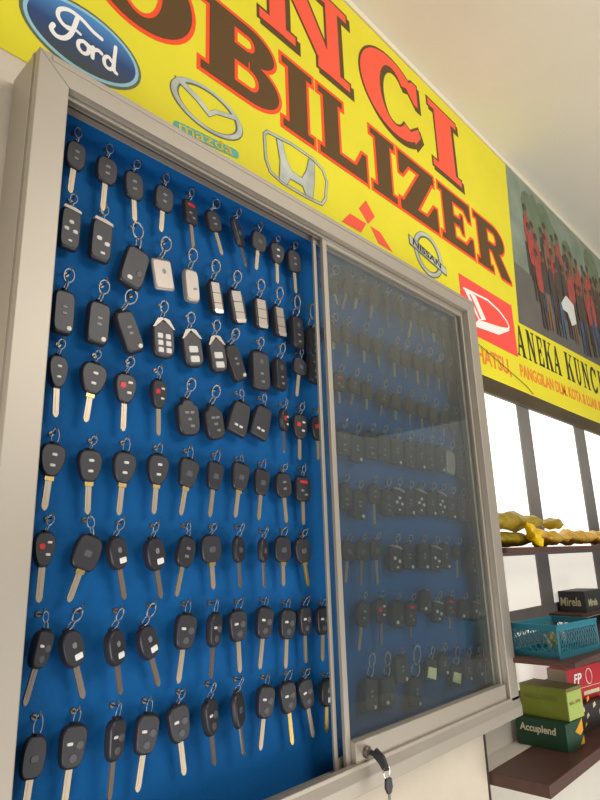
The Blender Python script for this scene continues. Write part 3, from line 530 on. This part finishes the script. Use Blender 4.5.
HEADS = {k: head_mesh(*v[0], **v[1]) for k, v in {
 'T2': (('soft2',), {}), 'RR': (('rect',), {}), 'P': (('trap',), dict(t=.009)), 'PB': (('soft2',), dict(t=.009)), 'TD': (('tear',), {}), 'TR': (('tear',), {}), 'H3': (('flare',), dict(t=.011)),
 'LB': (('oval',), dict(t=.012)), 'FF': (('rect',), dict(t=.013)), 'F4': (('rect',), dict(t=.012)), 'F3': (('rect',), dict(t=.012)), 'OV': (('rect',), dict(t=.013)),
 'SI': (('box',), dict(t=.006, m=('silver_plastic',))), 'SS': (('rect',), dict(t=.011, m=('silver_plastic',))), 'SP': (('soft',), dict(t=.012)), 'V6': (('house',), dict(t=.012)),
 'V4': (('house',), dict(t=.012)), 'BF': (('rect',), dict(t=.013)), 'NB': (('neck',), dict(t=.012)), 'FB': (('fbox',), dict(t=.011)), 'CR': (('rect',), dict(t=.008))}.items()}
def disc_b(hx, hz, t, n=16, e=1.):
    def f(bm):
        o = [(hx*math.copysign(abs(math.cos(a))**e, math.cos(a)), hz*math.copysign(abs(math.sin(a))**e, math.sin(a))) for a in [k*2*math.pi/n for k in range(n)]]
        a = [bm.verts.new((x, 0, z)) for x, z in o]; b = [bm.verts.new((x*.85, -t, z*.85)) for x, z in o]
        bm.faces.new(b)
        for i in range(n): bm.faces.new((a[i], a[(i+1) % n], b[(i+1) % n], b[i]))
        bm.faces.new(a[::-1])
    return f
BUT = {}
for nm, hx, hz, t, e, m in (('dash', .0036, .0018, .0009, .5, 'button_grey'), ('dashw', .0034, .0017, .0009, .5, 'button_white'), ('pad', .0052, .0042, .001, .5, 'grey_plastic'), ('round', .0046, .0046, .001, 1., 'grey_plastic'),
     ('white', .0040, .0030, .001, .8, 'button_white'), ('red', .0046, .0042, .001, .8, 'button_red'), ('redbar', .0085, .0024, .001, .4, 'button_red'), ('sq', .0042, .0036, .0009, .3, 'button_white'),
     ('wide', .0080, .0048, .0009, .3, 'button_white'), ('label', .0056, .0036, .0006, .3, 'label_white'), ('mark', .0030, .0036, .0006, .8, 'button_grey'), ('cream', .0090, .0095, .0007, .3, 'label_cream')):
    BUT[nm] = simple_mesh('button', disc_b(hx, hz, t, 16, e), m)
def panel_b(bm): prism(bm, [(-.30, -.34), (.30, -.34), (.30, .40), (.2, .44), (-.2, .44), (-.30, .40)], -.0008, 0)
PANEL = simple_mesh('panel', lambda bm: (box(bm, -.30, .30, -.0008, 0, .13, .42), box(bm, -.30, .30, -.0008, 0, -.16, .11), box(bm, -.30, .30, -.0008, 0, -.40, -.18)), 'silver_plastic')
CAP = simple_mesh('chrome_tip', lambda bm: prism(bm, [(-.36, -.36), (.36, -.36), (.26, -.47), (-.26, -.47)], -.0010, 0), 'chrome')
VEE = simple_mesh('chrome_top', lambda bm: (prism(bm, [(-.50, .26), (-.42, .26), (.02, .50), (-.06, .53), (-.26, .50)], -.0012, 0), prism(bm, [(.50, .26), (.42, .26), (-.02, .50), (.06, .53), (.26, .50)], -.0012, 0)), 'silver_plastic')
TOP = simple_mesh('chrome_top', lambda bm: prism(bm, [(-.46, .44), (.46, .40), (.42, .46), (.1, .50), (-.40, .50)], -.0012, .004), 'silver_plastic')
DIAL = simple_mesh('release_button', disc_b(.0038, .0034, .0014), 'button_white')
STRAP = simple_mesh('label', lambda bm: prism(bm, [(-.42, -.32), (.34, -.42), (.40, .10), (-.30, .16)], -.0008, 0), 'label_cream')
def blade_b(bm):
    prism(bm, [(-.0042, .004), (.0042, .004), (.0042, -.86), (.0030, -.95), (.0006, -1), (-.0022, -.97), (-.0042, -.88)], -.0011, .0011)
    box(bm, -.0012, .0012, -.0014, -.0011, -.84, -.04)
BL = simple_mesh('blade', blade_b, 'blade_steel'); BLD = simple_mesh('blade', blade_b, 'blade_dull'); BLB = simple_mesh('blade', blade_b, 'brass')
BC = simple_mesh('collar', lambda bm: box(bm, -.0056, .0056, -.0022, .0022, -.0042, .002), 'brass')
def ring_b(bm): tube(bm, [(math.sin(t*math.pi/8)*.62, .12*math.sin(t*math.pi/4)*.3, math.cos(t*math.pi/8)) for t in range(16)], .085, 6, True)
RING = simple_mesh('ring', ring_b, 'ring_steel', True)
LINK = simple_mesh('link', lambda bm: (tube(bm, [(math.sin(t*math.pi/6)*.55, 0, .40+.60*math.cos(t*math.pi/6)) for t in range(12)], .09, 6, True), tube(bm, [(0, math.sin(t*math.pi/6)*.42, -.55+.45*math.cos(t*math.pi/6)) for t in range(12)], .09, 6, True)), 'ring_steel', True)
PARTS = {  # kind: list of (part mesh, u, v) in fractions of the head
 'T2': [('dash', 0, .12), ('dash', 0, -.14)], 'TD': [('dashw', .02, .16), ('dashw', 0, -.16)], 'TR': [('red', -.16, .08), ('dashw', .18, .20), ('dashw', .14, -.14)], 'RR': [('redbar', 0, .28), ('dash', -.12, -.06), ('dash', .12, -.22)],
 'P': [('pad', 0, -.02)], 'H3': [('dashw', -.16, .08), ('round', .18, .04), ('round', 0, -.24)], 'LB': [('label', .12, -.24), ('mark', .04, .08)],
 'FF': [('dash', 0, .10), ('dash', 0, -.04)], 'F4': [('white', 0, .14), ('white', -.22, -.04), ('white', .22, -.06), ('dashw', 0, -.30)], 'F3': [('white', -.14, .02), ('white', .24, -.06), ('dashw', .08, -.30)],
 'OV': [('white', -.10, -.30), ('round', .22, -.12)], 'SI': [('mark', .05, .10)], 'SS': [('dash', .16, -.10)], 'SP': [], 'V6': [('sq', -.18, .06), ('sq', .18, .06), ('sq', -.18, -.12), ('sq', .18, -.12), ('sq', -.18, -.30), ('sq', .18, -.30)],
 'V4': [('wide', 0, -.02), ('wide', 0, -.28)], 'BF': [('round', 0, .22), ('dash', 0, -.08), ('dash', .04, -.28)], 'NB': [('dash', -.10, .12), ('dash', .14, .12), ('dash', 0, -.06), ('dash', .10, -.24)], 'FB': [('dashw', -.12, -.24), ('dashw', .12, -.24)], 'CR': []}
TH = {'P': .009, 'H3': .011, 'LB': .012, 'FF': .013, 'F4': .012, 'F3': .012, 'OV': .013, 'SI': .006, 'SS': .011, 'SP': .012, 'V6': .012, 'V4': .012, 'BF': .013, 'NB': .012, 'FB': .011, 'CR': .008}
DESC = {'T2': 'black car key with two small buttons', 'TD': 'black teardrop car key with pale marks', 'TR': 'black teardrop car key with red button', 'RR': 'black car key with red bar button',
 'P': 'plain black transponder car key', 'H3': 'black three-button remote car key', 'LB': 'narrow black car key with white label', 'FF': 'black folding key fob', 'F4': 'black fob with four white buttons',
 'F3': 'black fob with three white buttons', 'OV': 'rounded black fob with white button', 'SI': 'flat silver rectangular fob', 'SS': 'slim silver key fob', 'SP': 'slim black fob with silver panel',
 'V6': 'black chrome-topped fob with six squares', 'V4': 'black chrome-topped fob with wide buttons', 'BF': 'black fob with round emblem button', 'NB': 'black narrow-necked fob', 'FB': 'flared black fob with two marks', 'CR': 'black fob with cream label'}
NAME = {k: ('car_key' if k in ('T2', 'TD', 'TR', 'RR', 'P', 'H3', 'LB') else 'key_fob') for k in DESC}
ROWW = ['top row', 'second row', 'third row', 'fourth row', 'fifth row', 'sixth row', 'seventh row', 'bottom row']
ORD = ['leftmost', 'second from left', 'third from left', 'fourth from left', 'fifth from left', 'sixth from left', 'seventh from left', 'eighth from left', 'ninth from left', 'tenth from left', 'last', 'last']
def tube_hook(bm):
    tube(bm, [(0, .0, 0), (0, -.010, 0), (0, -.0145, .001), (0, -.0165, .004), (0, -.0160, .0075)], .0011, 6)
    tube(bm, [(0, 0, 0), (0, -.0018, 0)], [.0042, .0034], 10)
HOOKM = simple_mesh('hook', tube_hook, 'hook_metal', False)
bproto = {}
def child(name, me, parent, loc=(0, 0, 0), sc=(1, 1, 1), rot=(0, 0, 0)):
    if me.name not in bproto: bproto[me.name] = bpy.data.objects.new(name, me); o = bproto[me.name]
    else: o = bproto[me.name].copy()
    o.name = name; o.parent = parent; o.location = loc; o.scale = sc; o.rotation_euler = rot
    COL.objects.link(o); return o
nh = 0; extra_hooks = []
def hang(spec, side, ri, ci, n):
    global nh
    kind, hx, hz, cx, cz, roll, L, W, hh, yaw = spec
    yaw *= .6; cz -= .004
    fob = NAME[kind] == 'key_fob'
    o = empty(NAME[kind], (cx, .7075 if yaw < 20 else .7025, H+cz))
    Rm = Matrix.Rotation(R_(-roll), 3, 'Y') @ Matrix.Rotation(R_(yaw if side == 'left' or yaw else 0), 3, 'Z')
    o.rotation_euler = Rm.to_euler()
    pos = ORD[ci] if ci < n-1 else 'last'
    where = ROWW[ri]+(' of open side' if side == 'left' else ' behind glass')
    tag(o, DESC[kind]+', '+pos+', '+where, 'key', 'car keys on hooks in the open side' if side == 'left' else 'car keys on hooks behind the glass')
    t = TH.get(kind, .010); W = min(max(W, .020), .042 if fob else .037)
    hk = 'PB' if kind == 'P' and (ri != 4 or side == 'right') and (ri or ci % 2) else kind
    h_ = child('fob_body' if fob else 'key_head', HEADS[hk], o, sc=(W, 1, hh))
    for b, u, v in PARTS[kind]:
        c = child('label' if b in ('label', 'cream') else 'button', BUT[b], o, (u*W, -t/2, v*hh), (min(1.1, W/.030),)*3)
    if kind == 'FF': child('release_button', DIAL, o, (.24*W, -t/2, -.36*hh))
    if kind == 'SP': child('front_panel', PANEL, o, (0, -t/2, 0), (W, 1, hh)); child('chrome_tip', CAP, o, (0, -t/2, 0), (W, 1, hh))
    if kind in ('V6', 'V4'): child('chrome_top', VEE, o, (0, -t/2, 0), (W, 1, hh))
    if kind in ('F4', 'F3'): child('chrome_top', TOP, o, (0, -t/2, 0), (W, 1, hh))
    if kind == 'CR': child('label', STRAP, o, (0, -t/2, 0), (W, 1, hh))
    if not fob:
        bl = max(L-hh/2, .018)
        me = BLD if kind in ('LB',) or yaw > 15 or side == 'right' and ci % 2 else BL
        if (ri, ci) in ((7, 8), (5, 9), (7, 10)) and side == 'left': me = BLB
        child('blade', me, o, (0, 0, -hh/2+.002), (.95 if L > .05 else .8, 1, bl))
        if kind in ('TD', 'P') and ri in (3, 4, 5) and not yaw and side == 'left': child('collar', BC, o, (0, 0, -hh/2))
    hv = Rm.inverted() @ Vector((hx-cx, .7075-.7075, hz+.004-cz)); top = Vector((0, 0, hh*.49))
    d = hv-top; mid = (hv+top)/2; ln = d.length/2
    rot = Vector((0, 0, 1)).rotation_difference(d).to_euler()
    if ln > .010: child('chain_link', LINK, o, mid, (ln*.72, ln*.72, ln*.95), rot)
    else: child('ring', RING, o, mid, (ln*.8, ln*.8, ln*1.08), rot)
    if nh < 99: child('hook', HOOKM, board, Vector((hx, .7225, H+hz))-CO)
    else: extra_hooks.append((hx, hz))
    nh += 1
for ri, row in enumerate(LEFT_KEYS):
    for ci, s in enumerate(row): hang(s, 'left', ri, ci, len(row))
for ri, row in enumerate(RIGHT_KEYS):
    for ci, s in enumerate(row): hang(s, 'right', ri, ci, len(row))
bm = bmesh.new()
for hx, hz in extra_hooks:
    tube(bm, [(hx, .7225+a, hz+b) for a, b in ((0, 0), (-.010, 0), (-.0145, .001), (-.0165, .004), (-.0160, .0075))], .0011, 5)
tag(cp('hook_rows', bm, 'hook_metal', parent=board), kind='stuff')

# ---------------------------------------------------------------- shelves beside the cabinet
def shelf(xa, xb, ya, zt, th, label, trim=True):
    o = bmesh.new(); box(o, xa, xb, ya, (WY-.001 if zt < -.4 else WW-.001), zt-th, zt)
    for v in o.verts: v.co.z += H
    return tag(link_mesh('shelf', o, 'brown_wood', bevel=.0015), label, 'shelf', 'brown wall shelves at the window')
shelf(1.398, 3.3, .640, .0085, .013, 'thin top shelf carrying yellow packets')
shelf(1.385, 3.3, .513, -.233, .011, 'middle brown shelf carrying the teal basket')
shelf(1.376, 3.3, .598, -.476, .026, 'lowest brown shelf carrying the lime and green cartons')
shelf(1.97, 3.3, .690, -.192, .012, 'short narrow ledge under dark lettered box')
SH = 'cartons on the shelves'
def carton(name, loc, rz, dx, dy, dz, m, label, cat='box', top=None, group=SH):
    """origin at the bottom, the corner nearest the viewer is local (0,0); dx runs right, dy runs to the wall"""
    r = empty(name, (loc[0], loc[1], H+loc[2]), R_(rz)); tag(r, label, cat, group)
    bm = bmesh.new(); box(bm, 0, dx, 0, dy, 0, dz); link_mesh('carton_body', bm, m, r, bevel=.0012)
    if top:
        bm = bmesh.new(); box(bm, -.001, dx+.001, -.001, dy+.001, dz, dz+.0015); prism(bm, [(0, dz-.006), (0, dz), (dx, dz), (dx, dz-.004)], -.0012, -.0002); link_mesh('lid_flap', bm, top, r)
    return r
LEFTF = lambda dy, z, x=-.0006: Matrix.Translation((x, dy, z)) @ Matrix.Rotation(R_(-90), 4, 'Z') @ Matrix.Rotation(R_(90), 4, 'X')   # text on the left end face
FRONTF = lambda x, z: Matrix.Translation((x, -.0006, z)) @ Matrix.Rotation(R_(90), 4, 'X')
g = carton('green_carton', (1.608, .640, -.476), -5, .088, .134, .062, 'box_green', 'dark green carton under the lime box on lowest shelf')
text_mesh('lettering', 'Accuplend', 'text_pale', g, .0235, LEFTF(.122, .034), .0006, .1, .95)
bm = bmesh.new(); prism(bm, [(.045, .038), (.088, .062), (.088, .034), (.070, .026)], -.0008, -.0002); prism(bm, [(.066, .006), (.088, .022), (.088, .004)], -.0008, -.0002); link_mesh('printed_leaf', bm, 'patch_orange', g)
g = carton('lime_carton', (1.637, .640, -.4138), -6, .080, .127, .073, 'box_lime', 'lime green carton with olive lettering stacked on dark green carton', top='box_top_brown')
text_mesh('lettering', 'SMALL OFFER', 'text_olive', g, .0165, LEFTF(.120, .042), .0003, 0, .95)
bm = bmesh.new(); box(bm, .001, .079, -.0008, -.0002, .002, .066); link_mesh('pale_panel', bm, 'box_lime_pale', g)
text_mesh('lettering', 'SMALL OFFER', 'text_olive', g, .0100, Matrix.Translation((.008, -.0010, .036)) @ Matrix.Rotation(R_(90), 4, 'X'), .0002)
g = carton('patterned_carton', (1.775, .672, -.476), -8, .18, .10, .065, 'box_black', 'dark patterned carton under the red box on lowest shelf')
bm = bmesh.new()
for k, (x, z, s) in enumerate([(.006, .02, .014), (.028, .045, .016), (.012, .065, .012), (.05, .03, .014), (.06, .07, .015), (.09, .05, .016), (.034, .012, .012), (.12, .03, .015)]):
    prism(bm, [(x, z), (x+s, z+.006), (x+s*.8, z+s), (x+.002, z+s*.7)], -.0008-.00003*k, -.0002, k % 2)
link_mesh('printed_pattern', bm, ['patch_orange', 'text_pale'], g)
g = carton('red_carton', (1.80, .695, -.4105), -10, .19, .060, .087, 'box_red', 'red carton with white letters lying on the patterned carton')
text_mesh('lettering', 'FP', 'ink_white', g, .036, FRONTF(.028, .046), .0008, .25, 1.15)
bm = bmesh.new(); tube(bm, [(.112+.017*math.cos(t*math.pi/10), -.0006, .058+.020*math.sin(t*math.pi/10)) for t in range(20)], .0012, 4, True); link_mesh('ring_mark', bm, 'ink_white', g)
bm = bmesh.new(); box(bm, .040, .17, -.0008, -.0002, .032, .0335); box(bm, .075, .16, -.0008, -.0002, .012, .022); link_mesh('printed_line', bm, 'text_pale', g)
bm = bmesh.new(); box(bm, -.0008, -.0002, .001, .059, .001, .086); link_mesh('plain_end', bm, 'box_beige', g)
g = carton('dark_carton', (2.045, .700, -.192), -2, .16, .084, .062, 'box_dark', 'dark grey lettered carton on the ledge behind teal basket')
text_mesh('lettering', 'Mirela', 'text_pale', g, .036, LEFTF(.080, .018), .0009, .1, .72)
text_mesh('lettering', 'Mirela', 'text_pale', g, .030, FRONTF(.02, .016), .0009, .1, 1)
# teal basket
BK = empty('basket', (1.418, .556, H-.233), R_(-7)); tag(BK, 'teal lattice plastic basket holding small packets on middle shelf', 'basket')
bw, bd, bh = .186, .111, .070
bm = bmesh.new()
for (ax, ay, bx_, by_) in ((0, 0, bw, 0), (0, bd, bw, bd), (0, 0, 0, bd), (bw, 0, bw, bd)):
    A = Vector((ax, ay, 0)); B = Vector((bx_, by_, 0)); n = 16 if ax != bx_ else 7
    D = (B-A)/n; U = Vector((0, 0, 1))
    for za in (.0, .012, .044): 
        pass
    for i in range(n):
        for sgn in (0, 1):
            p = A+D*i; q = A+D*(i+1)
            for k in range(2):
                z_a, z_b = .012+.022*k, .034+.022*k
                if (k+sgn) % 2: tube(bm, [p+U*z_a, q+U*z_b], .0011, 5)
                else: tube(bm, [q+U*z_a, p+U*z_b], .0011, 5)
link_mesh('lattice_wall', bm, 'basket_teal', BK)
bm = bmesh.new(); e = .0015
for za, zb in ((0, .012), (.056, bh)):
    box(bm, -e, bw+e, -e, e, za, zb); box(bm, -e, bw+e, bd-e, bd+e, za, zb); box(bm, -e, e, e, bd-e, za, zb); box(bm, bw-e, bw+e, e, bd-e, za, zb)
box(bm, 0, bw, 0, bd, 0, .002); box(bm, -.003, bw+.003, -.004, -e, bh-.004, bh); box(bm, -.004, -e, -.003, bd, bh-.004, bh)
for cx_, cy_ in ((0, 0), (bw, 0), (0, bd), (bw, bd)): tube(bm, [(cx_, cy_, 0), (cx_, cy_, bh)], .003, 8)
link_mesh('basket_frame', bm, 'basket_teal', BK)

# ---------------------------------------------------------------- packets
def packet(name, loc, size, rot, m, label, seed, group=None):
    rn = random.Random(seed); bm = bmesh.new(); nx, nz = 18, 10; L, D, T = size
    front = {}; back = {}
    for i in range(nx+1):
        for j in range(nz+1):
            u = i/nx*2-1; v = j/nz*2-1
            puff = max(0, (1-abs(u)**3.2)*(1-abs(v)**2.6))**.6
            cr = .22*math.sin(4.1*u+seed*1.7)*math.cos(2.6*v+seed)+.13*math.sin(7*u-5*v+seed*3)+.06*math.sin(15*u+11*v*u+seed)+rn.uniform(-.03, .03)
            wv = 1-.16*(1-abs(u))**0*abs(v)*0
            x = u*L/2*(1+.02*math.sin(5*v)); y = v*D/2*(1-.18*(1-puff)*abs(u)*.5)
            z = T/2*puff*(1+cr*1.2); edge = .0016*math.sin(24*v+seed) if abs(u) > .9 else 0
            front[i, j] = bm.verts.new((x, y, z+edge+.0004)); back[i, j] = bm.verts.new((x, y, -z*.8+edge-.0004))
    for i in range(nx):
        for j in range(nz):
            bm.faces.new((front[i, j], front[i+1, j], front[i+1, j+1], front[i, j+1])); bm.faces.new((back[i, j], back[i, j+1], back[i+1, j+1], back[i+1, j]))
    for j in range(nz):
        for i in (0, nx): bm.faces.new((front[i, j], front[i, j+1], back[i, j+1], back[i, j]))
    for i in range(nx):
        for j in (0, nz): bm.faces.new((front[i, j], front[i+1, j], back[i+1, j], back[i, j]))
    o = link_mesh(name, bm, m, smooth=True); o.location = (loc[0], loc[1], H+loc[2]); o.rotation_euler = [R_(a) for a in rot]
    return tag(o, label, 'packet', group)
GP = 'yellow packets on the top shelf'
packet('foil_packet', (1.57, .715, .028), (.30, .085, .036), (0, 0, 1), 'packet_olive', 'wide olive-yellow packet lying flat, lowest at the left of top shelf', 1, GP)
packet('foil_packet', (1.585, .715, .076), (.31, .085, .048), (0, 0, -2), 'packet_olive', 'plump olive-yellow packet on top of the flat one', 2, GP)
packet('foil_packet', (1.60, .654, .036), (.085, .052, .034), (62, 24, 14), 'packet_yellow', 'small bright yellow crumpled packet at shelf front', 3, GP)
packet('foil_packet', (1.835, .705, .031), (.19, .085, .042), (0, 0, 3), 'packet_orange', 'orange-yellow packet just right of the bright one', 4, GP)
packet('foil_packet', (1.86, .700, .074), (.12, .060, .030), (0, 0, 14), 'packet_olive', 'small crumpled olive packet on an orange one, mid shelf', 5, GP)
packet('foil_packet', (2.04, .705, .034), (.19, .085, .046), (0, 0, -3), 'packet_orange', 'mottled orange packet near the right picture edge', 6, GP)
packet('foil_packet', (2.25, .705, .034), (.20, .085, .046), (0, 0, 3), 'packet_orange', 'rightmost orange-yellow packet on top shelf', 7, GP)
for k, (x, y, z, rx, ry, m, lb) in enumerate([(1.47, .60, -.205, 70, 10, 'box_beige', 'beige sachet at the near end of teal basket'), (1.52, .605, -.205, 60, -20, 'packet_olive', 'olive sachet in the middle of teal basket'), (1.565, .60, -.205, 75, 15, 'text_pale', 'pale sachet at the far end of teal basket')]):
    q = packet('sachet', (x, y, z), (.050, .034, .009), (rx, ry, 20), m, lb, 10+k, 'sachets in the teal basket')
